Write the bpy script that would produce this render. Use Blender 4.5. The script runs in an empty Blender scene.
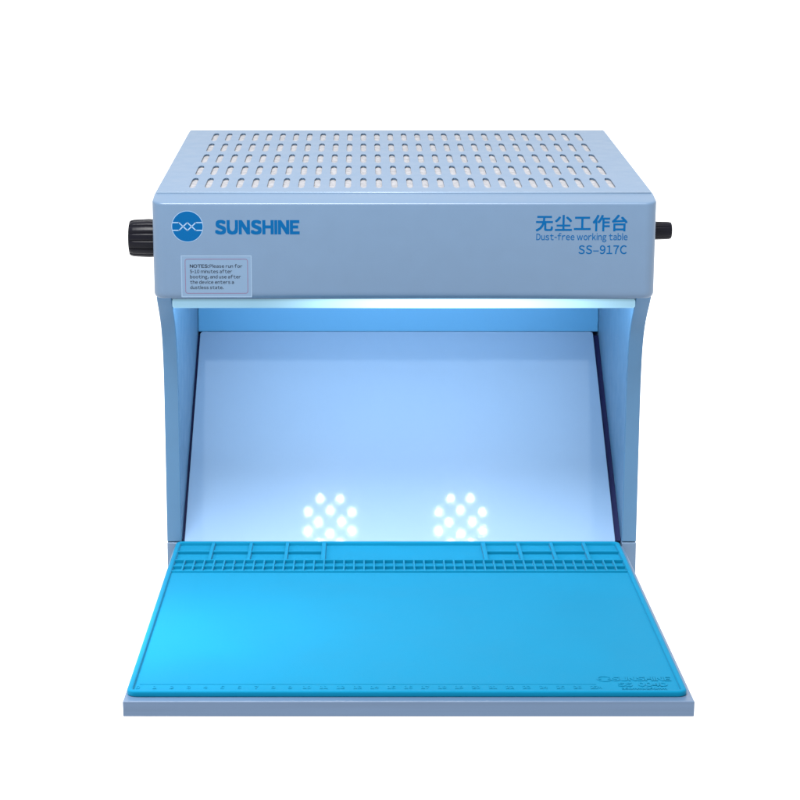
import bpy, bmesh, math, random
from mathutils import Vector, Matrix
random.seed(7)
scene = bpy.context.scene
COL = scene.collection
ZG = 335.0            # height of the hood's front top edge above the table, mm
PI = math.pi

# ------------------------------------------------------------------ materials
def new_mat(name):
    m = bpy.data.materials.new(name); m.use_nodes = True
    nt = m.node_tree
    return m, nt, nt.nodes['Principled BSDF']

def paint(name, col, rough=0.42, spec=0.5, var=0.05, nscale=60.0, bump=0.08, bscale=1400.0,
          stretch=(1, 1, 1), coat=0.0, coat_rough=0.05, metal=0.0, bdist=0.0003, darkrough=0.08):
    m, nt, b = new_mat(name)
    N, L = nt.nodes, nt.links
    tc = N.new('ShaderNodeTexCoord'); mp = N.new('ShaderNodeMapping')
    mp.inputs['Scale'].default_value = stretch
    L.new(tc.outputs['Object'], mp.inputs['Vector'])
    n1 = N.new('ShaderNodeTexNoise'); n1.inputs['Scale'].default_value = nscale; n1.inputs['Detail'].default_value = 6
    L.new(mp.outputs[0], n1.inputs['Vector'])
    mix = N.new('ShaderNodeMix'); mix.data_type = 'RGBA'
    mix.inputs['A'].default_value = (*[c * (1 - var) for c in col], 1)
    mix.inputs['B'].default_value = (*[min(1, c * (1 + var)) for c in col], 1)
    L.new(n1.outputs['Fac'], mix.inputs['Factor'])
    L.new(mix.outputs['Result'], b.inputs['Base Color'])
    mr = N.new('ShaderNodeMapRange')
    mr.inputs['To Min'].default_value = max(0, rough - darkrough); mr.inputs['To Max'].default_value = rough + darkrough
    L.new(n1.outputs['Fac'], mr.inputs['Value']); L.new(mr.outputs[0], b.inputs['Roughness'])
    n2 = N.new('ShaderNodeTexNoise'); n2.inputs['Scale'].default_value = bscale; n2.inputs['Detail'].default_value = 3
    L.new(mp.outputs[0], n2.inputs['Vector'])
    bp = N.new('ShaderNodeBump'); bp.inputs['Strength'].default_value = bump; bp.inputs['Distance'].default_value = bdist
    L.new(n2.outputs['Fac'], bp.inputs['Height']); L.new(bp.outputs[0], b.inputs['Normal'])
    b.inputs['Specular IOR Level'].default_value = spec
    b.inputs['Metallic'].default_value = metal
    b.inputs['Coat Weight'].default_value = coat
    b.inputs['Coat Roughness'].default_value = coat_rough
    return m

def emit(name, col, strength, base=(0.8, 0.8, 0.8)):
    m, nt, b = new_mat(name)
    b.inputs['Base Color'].default_value = (*base, 1)
    b.inputs['Emission Color'].default_value = (*col, 1)
    b.inputs['Emission Strength'].default_value = strength
    return m

M_body = paint('body_paint', (0.069, 0.117, 0.187), rough=0.40, spec=0.42)
M_pillar = paint('side_paint', (0.050, 0.122, 0.215), rough=0.40, spec=0.30)
M_tray = paint('tray_metal', (0.058, 0.096, 0.160), rough=0.36, spec=0.35, var=0.22, nscale=40, stretch=(0.10, 1, 6))
M_panel = paint('panel_paint', (0.110, 0.184, 0.290), rough=0.45, spec=0.2, var=0.02, nscale=25, bump=0.0, coat=0.45, coat_rough=0.03, darkrough=0.02)
M_panel.node_tree.nodes['Principled BSDF'].inputs['Coat IOR'].default_value = 1.6
_nt = M_panel.node_tree                       # orange peel in the gloss coat
_n = _nt.nodes.new('ShaderNodeTexNoise'); _n.inputs['Scale'].default_value = 650; _n.inputs['Detail'].default_value = 3
_tc = _nt.nodes.new('ShaderNodeTexCoord'); _nt.links.new(_tc.outputs['Object'], _n.inputs['Vector'])
_b = _nt.nodes.new('ShaderNodeBump'); _b.inputs['Strength'].default_value = 0.9; _b.inputs['Distance'].default_value = 0.000022
_nt.links.new(_n.outputs['Fac'], _b.inputs['Height']); _nt.links.new(_b.outputs[0], _nt.nodes['Principled BSDF'].inputs['Coat Normal'])
M_inner = paint('inner_paint', (0.042, 0.185, 0.36), rough=0.45, spec=0.4, bump=0.0, var=0.0, darkrough=0.0)
M_dark = paint('dark_metal', (0.02, 0.03, 0.30), rough=0.6, spec=0.2)
M_knob = paint('black_plastic', (0.003, 0.003, 0.006), rough=0.30, spec=0.10, bump=0.15, bscale=500)
M_ink = paint('blue_ink', (0.0, 0.056, 0.165), rough=0.45, spec=0.05, bump=0)
M_ink_pale = paint('pale_line', (0.17, 0.25, 0.36), rough=0.45, spec=0.2, bump=0)
M_black = paint('black_ink', (0.010, 0.014, 0.025), rough=0.5, spec=0.1, bump=0)
M_red = paint('red_ink', (0.11, 0.065, 0.12), rough=0.5, spec=0.2, bump=0)
M_sticker = paint('sticker_film', (0.088, 0.145, 0.222), rough=0.3, spec=0.42, bump=0)
M_sticker_edge = paint('sticker_edge', (0.125, 0.19, 0.275), rough=0.3, spec=0.4, bump=0)
M_filter = paint('filter_wool', (0.225, 0.226, 0.240), rough=0.9, spec=0.1, var=0.45, nscale=200, bump=0.6, bscale=600, bdist=0.002)
M_mat = paint('silicone', (0.001, 0.110, 0.205), rough=0.6, spec=0.03, var=0.07, nscale=18, bump=0.25, bscale=1300)
M_mat.node_tree.nodes['Principled BSDF'].inputs['Sheen Weight'].default_value = 0.025
M_mat.node_tree.nodes['Principled BSDF'].inputs['Sheen Roughness'].default_value = 0.45
M_led = emit('led_glow', (1.0, 0.96, 0.98), 34.0)
M_fill_glow = emit('fill_glow', (0.72, 0.88, 1.0), 1.3)
M_gap_shade = paint('gap_shade_navy', (0.004, 0.006, 0.035), rough=0.6, spec=0.1, bump=0)
M_hem_shine = paint('hem_highlight', (0.15, 0.21, 0.29), rough=0.35, spec=0.4)  # paler than the body colour, stands in for the crease's highlight
M_ground = paint('glow_floor', (0.30, 0.30, 0.30), rough=0.7, spec=0.1, var=0.005, bump=0)   # white floor with an added glow that washes out the bench's shadow
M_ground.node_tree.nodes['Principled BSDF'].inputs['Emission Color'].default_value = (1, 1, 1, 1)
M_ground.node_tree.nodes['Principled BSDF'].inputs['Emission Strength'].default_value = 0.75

# tubular lamp, brighter towards its middle
M_bar, nt, b = new_mat('lamp_tube')
N, L = nt.nodes, nt.links
tc = N.new('ShaderNodeTexCoord'); sx = N.new('ShaderNodeSeparateXYZ'); L.new(tc.outputs['Object'], sx.inputs[0])
ab = N.new('ShaderNodeMath'); ab.operation = 'SUBTRACT'; ab.inputs[1].default_value = 0.036; L.new(sx.outputs['X'], ab.inputs[0])
ab2 = N.new('ShaderNodeMath'); ab2.operation = 'ABSOLUTE'; L.new(ab.outputs[0], ab2.inputs[0])
mr = N.new('ShaderNodeMapRange'); mr.interpolation_type = 'SMOOTHSTEP'
mr.inputs['From Min'].default_value = 0.0; mr.inputs['From Max'].default_value = 0.16
mr.inputs['To Min'].default_value = 1.3; mr.inputs['To Max'].default_value = 0.20
L.new(ab2.outputs[0], mr.inputs['Value'])
b.inputs['Base Color'].default_value = (0.07, 0.17, 0.26, 1)
b.inputs['Emission Color'].default_value = (0.52, 0.85, 1.0, 1)
L.new(mr.outputs[0], b.inputs['Emission Strength'])

# ------------------------------------------------------------------ mesh helpers
class MB:
    def __init__(s): s.v = []; s.f = []
    def add(s, vs, fs):
        o = len(s.v); s.v += [tuple(p) for p in vs]; s.f += [[i + o for i in f] for f in fs]
    def box(s, x0, x1, y0, y1, z0, z1):
        s.add([(x0,y0,z0),(x1,y0,z0),(x1,y1,z0),(x0,y1,z0),(x0,y0,z1),(x1,y0,z1),(x1,y1,z1),(x0,y1,z1)],
              [[0,3,2,1],[4,5,6,7],[0,1,5,4],[1,2,6,5],[2,3,7,6],[3,0,4,7]])
    def loft(s, rings, cap0=True, cap1=True):
        n = len(rings[0]); o = len(s.v)
        for r in rings: s.v += [tuple(p) for p in r]
        for k in range(len(rings) - 1):
            for i in range(n):
                j = (i + 1) % n
                s.f.append([o + k*n + i, o + k*n + j, o + (k+1)*n + j, o + (k+1)*n + i])
        if cap0: s.f.append([o + i for i in range(n)][::-1])
        if cap1: s.f.append([o + (len(rings)-1)*n + i for i in range(n)])

def obj(name, mb, mat, parent=None, bevel=0.0, seg=2, smooth=False, shift=(0, 0, ZG), xf=None):
    me = bpy.data.meshes.new(name)
    sv = [((x + shift[0]) / 1000, (y + shift[1]) / 1000, (z + shift[2]) / 1000) for x, y, z in mb.v]
    me.from_pydata(sv, [], mb.f)
    bm = bmesh.new(); bm.from_mesh(me)
    bmesh.ops.remove_doubles(bm, verts=bm.verts, dist=1e-6)
    bmesh.ops.recalc_face_normals(bm, faces=bm.faces)
    bm.to_mesh(me); bm.free()
    me.materials.append(mat)
    o = bpy.data.objects.new(name, me); COL.objects.link(o)
    if parent: o.parent = parent
    if smooth:
        for p in me.polygons: p.use_smooth = True
    if bevel:
        bv = o.modifiers.new('bevel', 'BEVEL'); bv.width = bevel / 1000; bv.segments = seg
        bv.limit_method = 'ANGLE'; bv.angle_limit = math.radians(35)
        for p in me.polygons: p.use_smooth = True
        bv.harden_normals = True
    return o

def rrect(x0, x1, y0, y1, r, n=6):
    pts = []
    for cx, cy, a0 in ((x1 - r, y0 + r, -PI/2), (x1 - r, y1 - r, 0), (x0 + r, y1 - r, PI/2), (x0 + r, y0 + r, PI)):
        for k in range(n + 1):
            a = a0 + PI/2 * k / n
            pts.append((cx + r * math.cos(a), cy + r * math.sin(a)))
    return pts

GLYPH = {}
def glyph(ch):
    """outline of one character as triangles, its left edge and its width (em = 1)"""
    if ch in GLYPH: return GLYPH[ch]
    if ch in 'Ili':
        w_, top = 0.088, {'I': 0.733, 'l': 0.79, 'i': 0.545}[ch]
        vs = [(0, 0), (w_, 0), (w_, top), (0, top)]; fs = [[0, 1, 2, 3]]
        if ch == 'i': vs += [(0, 0.67), (w_, 0.67), (w_, 0.77), (0, 0.77)]; fs.append([4, 5, 6, 7])
        GLYPH[ch] = (vs, fs, w_); return GLYPH[ch]
    c2 = chr(ord(ch) + 0xFEE0) if 33 <= ord(ch) <= 126 else ch     # the full-width letter forms are plain sans serif
    if ch == '-': c2 = '\u2010'
    cu = bpy.data.curves.new('glyph', 'FONT'); cu.body = c2; cu.size = 1.0; cu.resolution_u = 3
    tmp = bpy.data.objects.new('glyph', cu); COL.objects.link(tmp)
    bpy.context.view_layer.update()
    me = bpy.data.meshes.new_from_object(tmp.evaluated_get(bpy.context.evaluated_depsgraph_get()))
    bpy.data.objects.remove(tmp)
    vs = [(v.co.x, v.co.y) for v in me.vertices]; fs = [list(p.vertices) for p in me.polygons]
    bpy.data.meshes.remove(me); bpy.data.curves.remove(cu)
    x0 = min(v[0] for v in vs); w_ = max(v[0] for v in vs) - x0
    GLYPH[ch] = ([(x - x0, y) for x, y in vs], fs, w_)
    return GLYPH[ch]

def text_mesh(name, body, mat, parent, place, x0, x1, cap=None, base=0.0, bold=0.0, thick=0.0, gap=0.10):
    """lettering fitted between x0 and x1, capital height cap, standing on base (all mm)"""
    capH = 0.733
    if cap is None: cap = 1
    x = 0.0; items = []
    for ch in body:
        if ch == ' ': x += 0.24; continue
        vs, fs, w_ = glyph(ch)
        items.append((x, vs, fs)); x += w_ + gap
    total = x - gap
    sx_ = (x1 - x0) / (total + 2*bold); sy_ = cap / (capH + 2*bold)
    V_, F_ = [], []
    offs = [(0, 0)] + ([(bold*i, bold*j) for i in (-1, 0, 1) for j in (-1, 0, 1) if i or j] if bold else [])
    for gi, (gx, vs, fs) in enumerate(items):
        for oi, (dx, dy) in enumerate(offs):
            dep = thick + 0.006 * oi
            P = [((gx + px + dx + bold) * sx_ + x0, base + (py + dy + bold) * sy_) for px, py in vs]
            o = len(V_)
            V_ += [place(a, b_, dep) for a, b_ in P]
            F_ += [[o + i for i in f] for f in fs]
            if thick:
                edges = {}
                for f in fs:
                    for a, b_ in zip(f, f[1:] + f[:1]):
                        k = (min(a, b_), max(a, b_)); edges[k] = edges.get(k, 0) + 1
                n_ = len(vs); V_ += [place(a, b_, -0.05) for a, b_ in P]
                F_ += [[o + a, o + b_, o + n_ + b_, o + n_ + a] for (a, b_), c in edges.items() if c == 1]
    me = bpy.data.meshes.new(name); me.from_pydata([tuple(v) for v in V_], [], F_)
    me.materials.append(mat)
    o = bpy.data.objects.new(name, me); COL.objects.link(o); o.parent = parent
    return o

def on_front(x, z, d, y0=-0.04):     # lettering on the hood's front: millimetres to world
    return (x / 1000, (y0 - d) / 1000, (z + ZG) / 1000)

def empty(name, loc=(0, 0, 0), rx=0.0, parent=None):
    o = bpy.data.objects.new(name, None); COL.objects.link(o)
    o.location = loc; o.rotation_euler = (rx, 0, 0); o.empty_display_size = 0.05
    if parent: o.parent = parent
    return o

# ------------------------------------------------------------------ the table under it
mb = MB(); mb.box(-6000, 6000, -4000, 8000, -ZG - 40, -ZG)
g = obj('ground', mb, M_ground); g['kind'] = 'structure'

# ------------------------------------------------------------------ the bench
bench = empty('dust_free_bench')
bench['label'] = 'pale blue metal dust-free work bench with slotted hood, black knobs and lit interior'
bench['category'] = 'work bench'

# hood shell -------------------------------------------------------
def ztop(y): return 4.0 * y / 28.0 if y <= 28 else 4.0 + (y - 28) * 11.0 / 351.0
def contour(ins):
    r = 10.0; pts = []
    for k in range(9):                                   # front left corner, seen from above
        a = PI + PI/2 * k / 8
        pts.append((-200 + r + (r - ins) * math.cos(a), r + (r - ins) * math.sin(a)))
    for k in range(9):
        a = 1.5*PI + PI/2 * k / 8
        pts.append((200 - r + (r - ins) * math.cos(a), r + (r - ins) * math.sin(a)))
    pts += [(200 - ins, 28), (200 - ins, 379), (-200 + ins, 379), (-200 + ins, 28)]
    return pts
rings = []
def inner(ins, z): return [(x, min(y, 379 - ins), z) for x, y in contour(min(ins, 9.5))]
rings.append(inner(8, -72.0)); rings.append(inner(8, -76.6))
for ins, z in ((3.2, -77.0), (2.2, -76.8), (1.2, -76.0), (0.5, -74.9), (0.1, -73.4), (0, -71.0)):
    rings.append([(x, y, z) for x, y in contour(ins)])
for ins, z in ((0, -1.9), (0.12, -1.1), (0.5, -0.5), (1.1, -0.12), (1.9, 0.0)):
    rings.append([(x, y, z + ztop(y)) for x, y in contour(ins)])
mb = MB(); mb.loft(rings, cap0=True, cap1=False)
n = len(rings[0]); o0 = (len(rings) - 1) * n
mb.f.append([o0 + i for i in range(18)] + [o0 + 18, o0 + 21])       # sloping band along the front edge
hood = obj('hood', mb, M_body, bench, smooth=True)
hood.data.polygons.foreach_set('use_smooth', [len(p.vertices) <= 4 for p in hood.data.polygons])
try:
    hood.data.set_sharp_from_angle(angle=math.radians(38))
except Exception: pass

# slotted top plate, part of the hood ------------------------------
mb = MB()
PX, X0C = 12.67, -0.7
PY, Y0C = 64.6, 74.0
hw, hl = 2.65, 25.0
T = 1.25
def zp(y): return 4.0 + (y - 28) * 11.0 / 351.0 + 0.45
def quad(x0, x1, y0, y1):
    mb.add([(x0,y0,zp(y0)),(x1,y0,zp(y0)),(x1,y1,zp(y1)),(x0,y1,zp(y1))], [[0,1,2,3]])
xa, xb = X0C - 14*PX, X0C + 14*PX
ya, yb = Y0C - PY/2, Y0C + 4.5*PY
xl, xr, yf, ybk = -198.4, 198.4, 28.6, 378.4
quad(xl, xr, yf, ya); quad(xl, xr, yb, ybk); quad(xl, xa, ya, yb); quad(xb, xr, ya, yb)
NS = 16
for i in range(28):
    for j in range(5):
        cx, cy = X0C + (i - 13.5) * PX, Y0C + j * PY
        slot, cell = [], []
        for k in range(NS):
            a = 2*PI*(k + 0.5)/NS
            sx_, sy_ = math.cos(a)*hw, math.sin(a)*11 + (hl - 11) * (1 if math.sin(a) > 0 else -1)
            slot.append((cx + sx_, cy + sy_))
        # matching points round the cell's edge
        cxs = [(PX/2, t) for t in (.18, 1.0)] + [(t, PY/2) for t in (.45, .15)]
        for k in range(NS):
            q, r_ = divmod(k, 4)
            a = 2*PI*(k + 0.5)/NS
            c_, s_ = math.cos(a), math.sin(a)
            m_ = max(abs(c_), abs(s_))
            ux, uy = c_/m_, s_/m_
            cell.append((cx + ux*PX/2, cy + uy*PY/2))
        o = len(mb.v)
        mb.v += [(x, y, zp(y)) for x, y in slot] + [(x, y, zp(y)) for x, y in cell] + [(x, y, zp(y) - T) for x, y in slot]
        for k in range(NS):
            l = (k + 1) % NS
            mb.f.append([o+k, o+l, o+2*NS+l, o+2*NS+k])
            q0 = o+NS+k; q1 = o+NS+l
            if k in (1, 5, 9, 13):        # a cell corner lies between these two
                sxn, syn = {1:(1,1),5:(-1,1),9:(-1,-1),13:(1,-1)}[k]
                mb.v.append((cx + sxn*PX/2, cy + syn*PY/2, zp(cy + syn*PY/2)))
                mb.f.append([o+k, q0, len(mb.v)-1, q1, o+l])
            else:
                mb.f.append([o+k, q0, q1, o+l])
# rim of the plate
e = [(xl, yf), (xr, yf), (xr, ybk), (xl, ybk)]
for k in range(4):
    (ax, ay), (bx, by) = e[k], e[(k+1) % 4]
    mb.add([(ax,ay,zp(ay)),(bx,by,zp(by)),(bx,by,zp(by)-1.2),(ax,ay,zp(ay)-1.2)], [[0,1,2,3]])
obj('vent_panel', mb, M_body, hood)
mb = MB()
for (a_, b_) in ((36, 372),):
    mb.add([(-184,a_,zp(a_)-1.7),(184,a_,zp(a_)-1.7),(184,b_,zp(b_)-1.7),(-184,b_,zp(b_)-1.7),
            (-184,a_,zp(a_)-12),(184,a_,zp(a_)-12),(184,b_,zp(b_)-12),(-184,b_,zp(b_)-12)],
           [[0,1,2,3],[7,6,5,4],[0,4,5,1],[1,5,6,2],[2,6,7,3],[3,7,4,0]])
obj('filter_pad', mb, M_filter, hood)
# rolled line where the band meets the plate, highlight painted in as paler colour
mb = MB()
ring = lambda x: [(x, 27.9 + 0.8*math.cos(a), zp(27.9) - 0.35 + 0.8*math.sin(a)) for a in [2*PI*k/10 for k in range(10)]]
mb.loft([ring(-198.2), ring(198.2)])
obj('hem', mb, M_hem_shine, hood, smooth=True)

# logo --------------------------------------------------------------
def disc(mb, cx, cz, r, y0, y1, n=64):
    mb.loft([[(cx + r*math.cos(2*PI*k/n), y, cz + r*math.sin(2*PI*k/n)) for k in range(n)] for y in (y0, y1)])
LX, LZ, LR = -171.7, -18.7, 12.1
mb = MB(); disc(mb, LX, LZ, LR + 0.45, 0.5, -0.05)
logo = obj('logo', mb, M_ink_pale, hood)
mb = MB(); disc(mb, LX, LZ, LR, 0.2, -0.10)
obj('logo_disc', mb, M_ink, logo).name = 'disc'
def polyline(mb, pts, w, y0, y1):
    for (ax, az), (bx, bz) in zip(pts, pts[1:]):
        d = Vector((bx-ax, bz-az)); d.normalize(); nx, nz = -d.y*w/2, d.x*w/2
        ex, ez = d.x*w*0.3, d.y*w*0.3
        ax_, az_, bx_, bz_ = ax-ex, az-ez, bx+ex, bz+ez
        P = [(ax_+nx,az_+nz),(bx_+nx,bz_+nz),(bx_-nx,bz_-nz),(ax_-nx,az_-nz)]
        mb.loft([[(x, y0, z) for x, z in P], [(x, y1, z) for x, z in P]])
h, s = 3.1, 0.0
for sg, dy in ((1, 0.0), (-1, 0.012)):
    mb = MB() if sg == 1 else mb
    pts = [(-11.7, h), (-6.7, h), (-3.4, 0), (0, -h), (3.4, 0), (6.7, h), (11.7, h)]
    polyline(mb, [(LX + x, LZ + sg*z) for x, z in pts], 0.85, 0.0, -0.14 - dy)
obj('wave_line', mb, M_ink_pale, logo)

text_mesh('brand_lettering', 'SUNSHINE', M_ink, hood, on_front, -149.9, -82.9, cap=11.4, base=-25.0, bold=0.050, gap=0.135)
text_mesh('title_lettering', '无尘工作台', M_ink, hood, on_front, 103.9, 176.4, cap=10.7, base=-21.5, bold=0.022, gap=0.15)
text_mesh('subtitle_lettering', 'Dust-free working table', M_ink, hood, on_front, 104.5, 176.8, cap=5.2, base=-29.6, bold=0.014, gap=0.13)
text_mesh('model_lettering', 'SS\u2013917C', M_ink, hood, on_front, 138.2, 176.4, cap=6.9, base=-40.7, bold=0.014, gap=0.13)

# notice sticker ----------------------------------------------------
def flat_ring(mb, x0, x1, z0, z1, w, r, y0, y1):
    A = rrect(x0, x1, z0, z1, r, 5); B = rrect(x0+w, x1-w, z0+w, z1-w, max(r-w, 0.05), 5)
    n = len(A); o = len(mb.v)
    mb.v += [(x, y1, z) for x, z in A] + [(x, y1, z) for x, z in B] + [(x, y0, z) for x, z in A] + [(x, y0, z) for x, z in B]
    for i in range(n):
        j = (i+1) % n
        mb.f += [[o+i, o+j, o+n+j, o+n+i], [o+i, o+2*n+i, o+2*n+j, o+j], [o+n+i, o+n+j, o+3*n+j, o+3*n+i], [o+2*n+i, o+3*n+i, o+3*n+j, o+2*n+j]]
mb = MB(); P = rrect(-177.5, -121.0, -75.6, -41.7, 0.8, 4)
mb.loft([[(x, 0.5, z) for x, z in P], [(x, -0.14, z) for x, z in P]])
st = obj('notice_sticker', mb, M_sticker, hood)
mb = MB(); flat_ring(mb, -177.5, -121.0, -75.6, -41.7, 0.9, 0.8, 0.1, -0.18); obj('edge', mb, M_sticker_edge, st)
mb = MB(); flat_ring(mb, -174.3, -124.2, -72.6, -44.6, 0.5, 2.0, 0.1, -0.20); obj('border', mb, M_red, st)
onst = lambda x, z, d: on_front(x, z, d, -0.15)
text_mesh('lettering', 'NOTES:', M_black, st, onst, -170.4, -155.2, cap=2.7, base=-51.8, bold=0.030, gap=0.09)
for t, x0, x1, zb in (('Please run for', -154.6, -128.6, -51.8), ('5-10 minutes after', -170.4, -136.8, -56.1),
                  ('booting, and use after', -170.4, -129.9, -60.4), ('the device enters a', -170.4, -135.5, -64.7),
                  ('dustless state.', -170.4, -143.8, -69.0)):
    text_mesh('lettering', t, M_black, st, onst, x0, x1, cap=2.7, base=zb, bold=0.018, gap=0.12)

# side panels with their curved front flange -----------------------
prof = [(7.5,-76.3),(9.5,-78.5),(13.5,-82.5),(20,-88.5),(27.5,-95),(34,-101.5),(39.5,-108),(44.5,-116),(48.3,-125),(51.0,-135),(52.8,-147),
        (53.8,-162),(54,-180),(53,-235),(51.6,-296),(376,-296),(376,-76.3)]
feet = []
for sg in (-1, 1):
    xa_, xb_ = sg*186.2, sg*198.4
    mb = MB(); mb.loft([[(xa_, y, z) for y, z in prof], [(xb_, y, z) for y, z in prof]])
    sp = obj('side_panel', mb, M_pillar, bench, bevel=0.9, seg=3)
    mb = MB(); pf = [(51.2,-296.6),(49.0,-ZG+0.2),(376,-ZG+0.2),(376,-296.6)]
    mb.loft([[(xa_, y, z) for y, z in pf], [(xb_, y, z) for y, z in pf]])
    obj('foot', mb, M_body, bench, bevel=0.8)

mb = MB(); mb.box(-186, 186, 374, 377.5, -334, -72.5)
obj('rear_panel', mb, M_dark, bench)
mb = MB(); mb.box(-186, 186, 62, 373.5, -334, -314)
obj('base_panel', mb, M_dark, bench)
mb = MB(); mb.box(-186, 186, 268, 270.5, -159.6, -72.2)
obj('header_panel', mb, M_inner, bench, bevel=0.6)

# reflector that leans back from the tray to the header -----------
A = Vector((0, 52.5, -297.0)); B = Vector((0, 267.0, -159.2)); d = (B - A); Ln = d.length; d.normalize(); nn = Vector((0, -d.z, d.y))
P = rrect(-184.0, 181.0, 0, Ln, 3.0, 5)
mb = MB()
mb.loft([[tuple(Vector((x, 0, 0)) + A + d*t + nn*off) for x, t in P] for off in (-1.8, 0.0)])
obj('reflector_panel', mb, M_panel, bench, bevel=0.35)

for x0_, x1_ in ((-186.0, -184.1), (181.2, 186.0)):  # navy strips added to show the shade in the gaps beside the reflector
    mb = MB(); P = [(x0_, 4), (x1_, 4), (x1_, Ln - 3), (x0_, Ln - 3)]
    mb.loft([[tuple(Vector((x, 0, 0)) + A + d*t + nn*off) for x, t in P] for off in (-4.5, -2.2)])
    obj('gap_shade', mb, M_gap_shade, bench)

# lamps under the hood --------------------------------------------
mb = MB(); mb.box(-186, 186, 9, 21, -86.6, -79.0)
obj('light_bar', mb, M_bar, bench, bevel=2.2, seg=4)
mb = MB(); mb.box(-186, 186, 9.6, 20.4, -79.0, -72.2)
obj('lamp_housing', mb, M_body, bench, bevel=0.5)
mb = MB(); mb.box(-186, 186, 30, 258, -73.2, -71.5)
obj('ceiling_fill', mb, M_fill_glow, bench, bevel=0.4)  # unseen glowing sheet, added to brighten the reflector evenly
LED = [(-9.5,22.5),(9.5,22.5),(-21,9.6),(0,11.2),(21,9.5),(-11,0),(11,0),(-21,-8.8),(0,-11.4),(21,-8.6),(-9.5,-20.5),(9.5,-20.5)]
led_me = None
for cx in (60.5, -64.2):
    mb = MB(); nseg = 48
    mb.loft([[(cx + 27*math.cos(2*PI*k/nseg), 100 + 27*math.sin(2*PI*k/nseg), z) for k in range(nseg)] for z in (-73.0, -74.5)])
    bd = obj('lamp_board', mb, M_fill_glow, bench)  # given the ceiling's added glow so no dark disc is mirrored
    for lx, ly in LED:
        if led_me is None:
            mb = MB(); R = 3.2
            rg = []
            for zz in (0.0, 0.35, 0.65, 0.88):
                rr = R * math.sqrt(1 - zz*zz); rg.append([(rr*math.cos(2*PI*k/12), rr*math.sin(2*PI*k/12), -zz*R) for k in range(12)])
            mb.loft(rg); lo = obj('led', mb, M_led, bd, smooth=True, shift=(0,0,0)); led_me = lo.data
        else:
            lo = bpy.data.objects.new('led', led_me); COL.objects.link(lo); lo.parent = bd
        lo.location = ((cx + lx)/1000, (100 + ly)/1000, (-74.5 + ZG)/1000)

# knobs ------------------------------------------------------------
def knob(sg, R, x_in, x_out, yc, zc, ribs, label):
    mb = MB(); n = ribs * 8
    prof = [(x_in, 0.80), (x_in + 0.6, 0.98), (x_in + 0.25*(x_out-x_in), 1.0), (x_in + 0.8*(x_out-x_in), 0.965), (x_out - 1.6, 0.93), (x_out - 0.5, 0.87), (x_out, 0.72)]
    rg = []
    for q, (x, f_) in enumerate(prof):
        row = []
        for k in range(n):
            a = 2*PI*k/n
            groove = 0.075 * max(0.0, math.cos(ribs*a))**4 if 1 <= q <= 4 else 0
            rr = R * f_ * (1 - groove)
            row.append((sg*x, yc + rr*math.cos(a), zc + rr*math.sin(a)))
        rg.append(row)
    mb.loft(rg)
    o = obj('knob', mb, M_knob, bench, smooth=True)
    o['label'] = label
    mb = MB(); rg = []
    for x, r_ in ((x_in - 1.0, R*0.86), (x_in + 0.2, R*0.86)):
        rg.append([(sg*x, yc + r_*math.cos(2*PI*k/40), zc + r_*math.sin(2*PI*k/40)) for k in range(40)])
    mb.loft(rg); obj('collar', mb, M_knob, o)
    try: o.data.set_sharp_from_angle(angle=math.radians(40))
    except Exception: pass
knob(-1, 15.6, 200.8, 222.3, 40, -34.5, 14, 'large black ribbed knob on the left side of the hood')
knob(1, 7.4, 200.8, 217.3, 40, -28.3, 10, 'small black ribbed knob on the right side of the hood')

# folded-down front tray -------------------------------------------
SL = -0.0429
def tz(y, off=0.0): return -282.3 + SL*(y + 334.6) + off
mb = MB()
for lv in (None,):
    y0, y1 = -343.0, 48.6
    T0 = 11.0
    A_ = [(-192, y0), (187, y0), (187, y1), (-192, y1)]
    mb.loft([[(x, y, tz(y) - T0) for x, y in A_], [(x, y, tz(y)) for x, y in A_]])
tray = obj('front_tray', mb, M_tray, bench, bevel=0.9, seg=3)
# ------------------------------------------------------------------ the mat, lying on the tray
mat = empty('silicone_mat', (-0.0034, -0.3346, (ZG - 282.3 + 0.05)/1000), rx=math.atan(SL))
mat['label'] = 'bright blue silicone repair mat with raised rim and parts compartments, lying on the bench tray'
mat['category'] = 'work mat'
def mobj(name, mb, m=M_mat, parent=None, **k): return obj(name, mb, m, parent or mat, shift=(0, 0, 0), **k)
W2, SLN, RH, FH = 187.0, 385.0, 4.0, 1.1
mb = MB()
o_ = rrect(-W2, W2, 0, SLN, 7, 8)
def rr(ins, z): return [(x, y, z) for x, y in rrect(-W2+ins, W2-ins, ins, SLN-ins, max(7-ins, 1.2), 8)]
mb.loft([rr(0.5, 0), rr(0, 0.4), rr(0, RH-1.1), rr(0.3, RH-0.4), rr(1.0, RH), rr(2.9, RH), rr(3.6, RH-0.4), rr(3.9, RH-1.0), rr(4.3, FH)])
mobj('base', mb, smooth=True).data.set_sharp_from_angle(angle=math.radians(50))
FT = 2.35
mb = MB()
WF = rrect(-W2+3.6, W2-3.6, 3.6, 294.5, 1.2, 3)
mb.loft([[(x, y, FH-0.4) for x, y in WF], [(x, y, FT) for x, y in WF]], cap0=False)
mobj('working_face', mb)
def bar(mb, x0, x1, s0, s1, zt):
    t = 0.35
    r0 = [(x0,s0,FH-0.5),(x1,s0,FH-0.5),(x1,s1,FH-0.5),(x0,s1,FH-0.5)]
    r1 = [(x0+0.1,s0+0.1,zt-t),(x1-0.1,s0+0.1,zt-t),(x1-0.1,s1-0.1,zt-t),(x0+0.1,s1-0.1,zt-t)]
    r2 = [(x0+t,s0+t,zt),(x1-t,s0+t,zt),(x1-t,s1-t,zt),(x0+t,s1-t,zt)]
    mb.loft([r0, r1, r2], cap0=False)
mb = MB()
xi = W2 - 3.8
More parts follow.
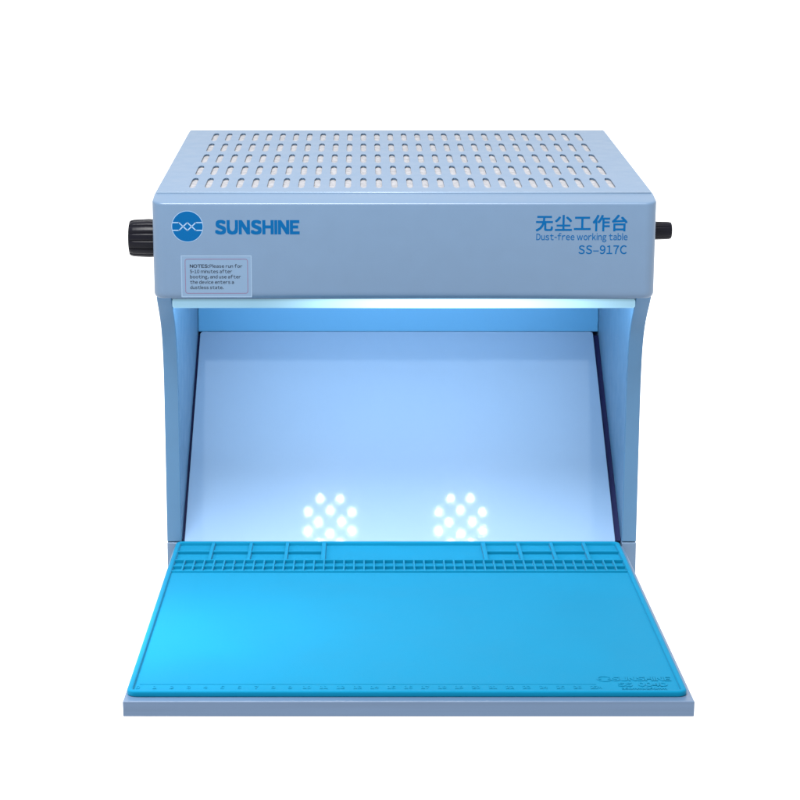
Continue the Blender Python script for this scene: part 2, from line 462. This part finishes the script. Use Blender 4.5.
S0, S1, S2, S3, S4 = 294.5, 309.5, 326.5, 354.0, 381.2
bar(mb, -xi, xi, S2-1.0, S2+1.0, RH-0.02)
vx = [-158.6, -126.7, -96.3, -65.5, 68.4, 97.7, 125.5, 153.0]
for x in vx:
    w = 1.9 if x in (-65.5, 68.4) else 1.5
    bar(mb, x+3.4-w, x+3.4+w, S2, S4, RH-0.05)
bar(mb, -xi, -65.5+3.4, S3-0.9, S3+0.9, RH-0.3); bar(mb, 68.4+3.4, xi, S3-0.9, S3+0.9, RH-0.3)
mobj('compartment_wall', mb)
mb = MB()
bar(mb, -xi, xi, S1-0.8, S1+0.8, RH-0.35); bar(mb, -xi, xi, S0-0.9, S0+0.9, RH-0.35)
pc = 2*xi/45
for k in range(1, 45):
    bar(mb, -xi + k*pc - 0.8, -xi + k*pc + 0.8, S0, S2, RH-0.25)
mobj('cell_grid', mb)
on_mat = lambda x, s_, d: ((x + 3.4)/1000, s_/1000, (FT - 0.02 + d)/1000)
mb = MB()
def low(mb, x0, x1, s0, s1, hgt=0.3): mb.box(x0, x1, s0, s1, FT-0.1, FT+hgt)
low(mb, -180, 128, 18.6, 19.1, 0.22)
for k in range(28):
    x = -180.5 + 11.35*k
    low(mb, x-0.25, x+0.25, 5.0, 8.2, 0.25)
    if k: low(mb, x-5.9, x-5.5, 5.0, 6.8, 0.2)
ruler = mobj('ruler', mb)
for k in range(28):
    x = -183.9 + 11.35*k
    w = 2.6 if k < 10 else 5.4
    text_mesh('numeral', str(k), M_mat, ruler, on_mat, x - w/2, x + w/2, cap=5.6, base=9.6, bold=0.016, thick=0.22)
text_mesh('unit_lettering', 'cm', M_mat, ruler, on_mat, 122.0, 127.5, cap=4.5, base=9.8, bold=0.016, thick=0.22)
text_mesh('embossed_brand', 'SUNSHINE', M_mat, mat, on_mat, 135.9, 176.3, cap=8.6, base=25.6, bold=0.030, thick=0.40)
text_mesh('embossed_model', 'SS  004D', M_mat, mat, on_mat, 139.0, 172.4, cap=7.6, base=14.6, bold=0.030, thick=0.40)
text_mesh('embossed_size', '350mmX250mm', M_mat, mat, on_mat, 140.7, 170.8, cap=3.8, base=7.6, bold=0.012, thick=0.32)
mb = MB()
ro, ri, cx_, cs = 5.3, 4.3, 131.3 + 3.4, 29.9
n = 36
lo_ = [[(cx_ + r_*math.cos(2*PI*k/n), cs + r_*math.sin(2*PI*k/n), z) for k in range(n)] for r_, z in ((ro, FT-0.1), (ro, FT+0.38), (ri, FT+0.38), (ri, FT-0.1))]
mb.loft(lo_, cap0=False, cap1=False)
low(mb, cx_-4.6, cx_-2.2, cs-0.5, cs+0.5, 0.36); low(mb, cx_+2.2, cx_+4.6, cs-0.5, cs+0.5, 0.36)
mobj('embossed_logo', mb)

# ------------------------------------------------------------------ light
w = bpy.data.worlds.new('World'); scene.world = w; w.use_nodes = True
bg = w.node_tree.nodes['Background']; bg.inputs[0].default_value = (1, 1, 1, 1); bg.inputs[1].default_value = 0.75
def area(name, loc, target, size, power, col=(1, 1, 1), sy=None):
    l = bpy.data.lights.new(name, 'AREA'); l.shape = 'RECTANGLE'; l.size = size; l.size_y = sy or size; l.energy = power; l.color = col
    o = bpy.data.objects.new(name, l); COL.objects.link(o); o.location = loc
    o.rotation_euler = (Vector(target) - Vector(loc)).to_track_quat('-Z', 'Y').to_euler()
    return o
area('key_softbox', (-0.25, -0.75, 2.05), (0, 0.1, 0.2), 0.9, 56)
strip = area('strip_light', (0, 0.0215, (ZG-84)/1000), (0, 0.20, (ZG-190)/1000), 0.36, 0.26, (0.80, 0.92, 1.0), sy=0.006)
strip.parent = None
side = area('side_softbox', (-0.42, -0.24, 0.30), (-0.17, -0.20, 0.05), 0.10, 0.40)
side.data.spread = math.radians(70)

# ------------------------------------------------------------------ camera
cd = bpy.data.cameras.new('camera'); cam = bpy.data.objects.new('camera', cd); COL.objects.link(cam)
cam.location = (-0.03274, -1.64669, 0.23997 + ZG/1000)
cam.rotation_euler = (math.radians(90 - 13.6504), 0, 0)
cd.sensor_width = 36; cd.lens = 2100/800*36; cd.shift_x = (400-363)/800
cd.clip_start = 0.01; cd.clip_end = 100
scene.camera = cam
scene.view_settings.view_transform = 'Standard'; scene.view_settings.look = 'None'
scene.view_settings.exposure = 0.85; scene.view_settings.gamma = 1
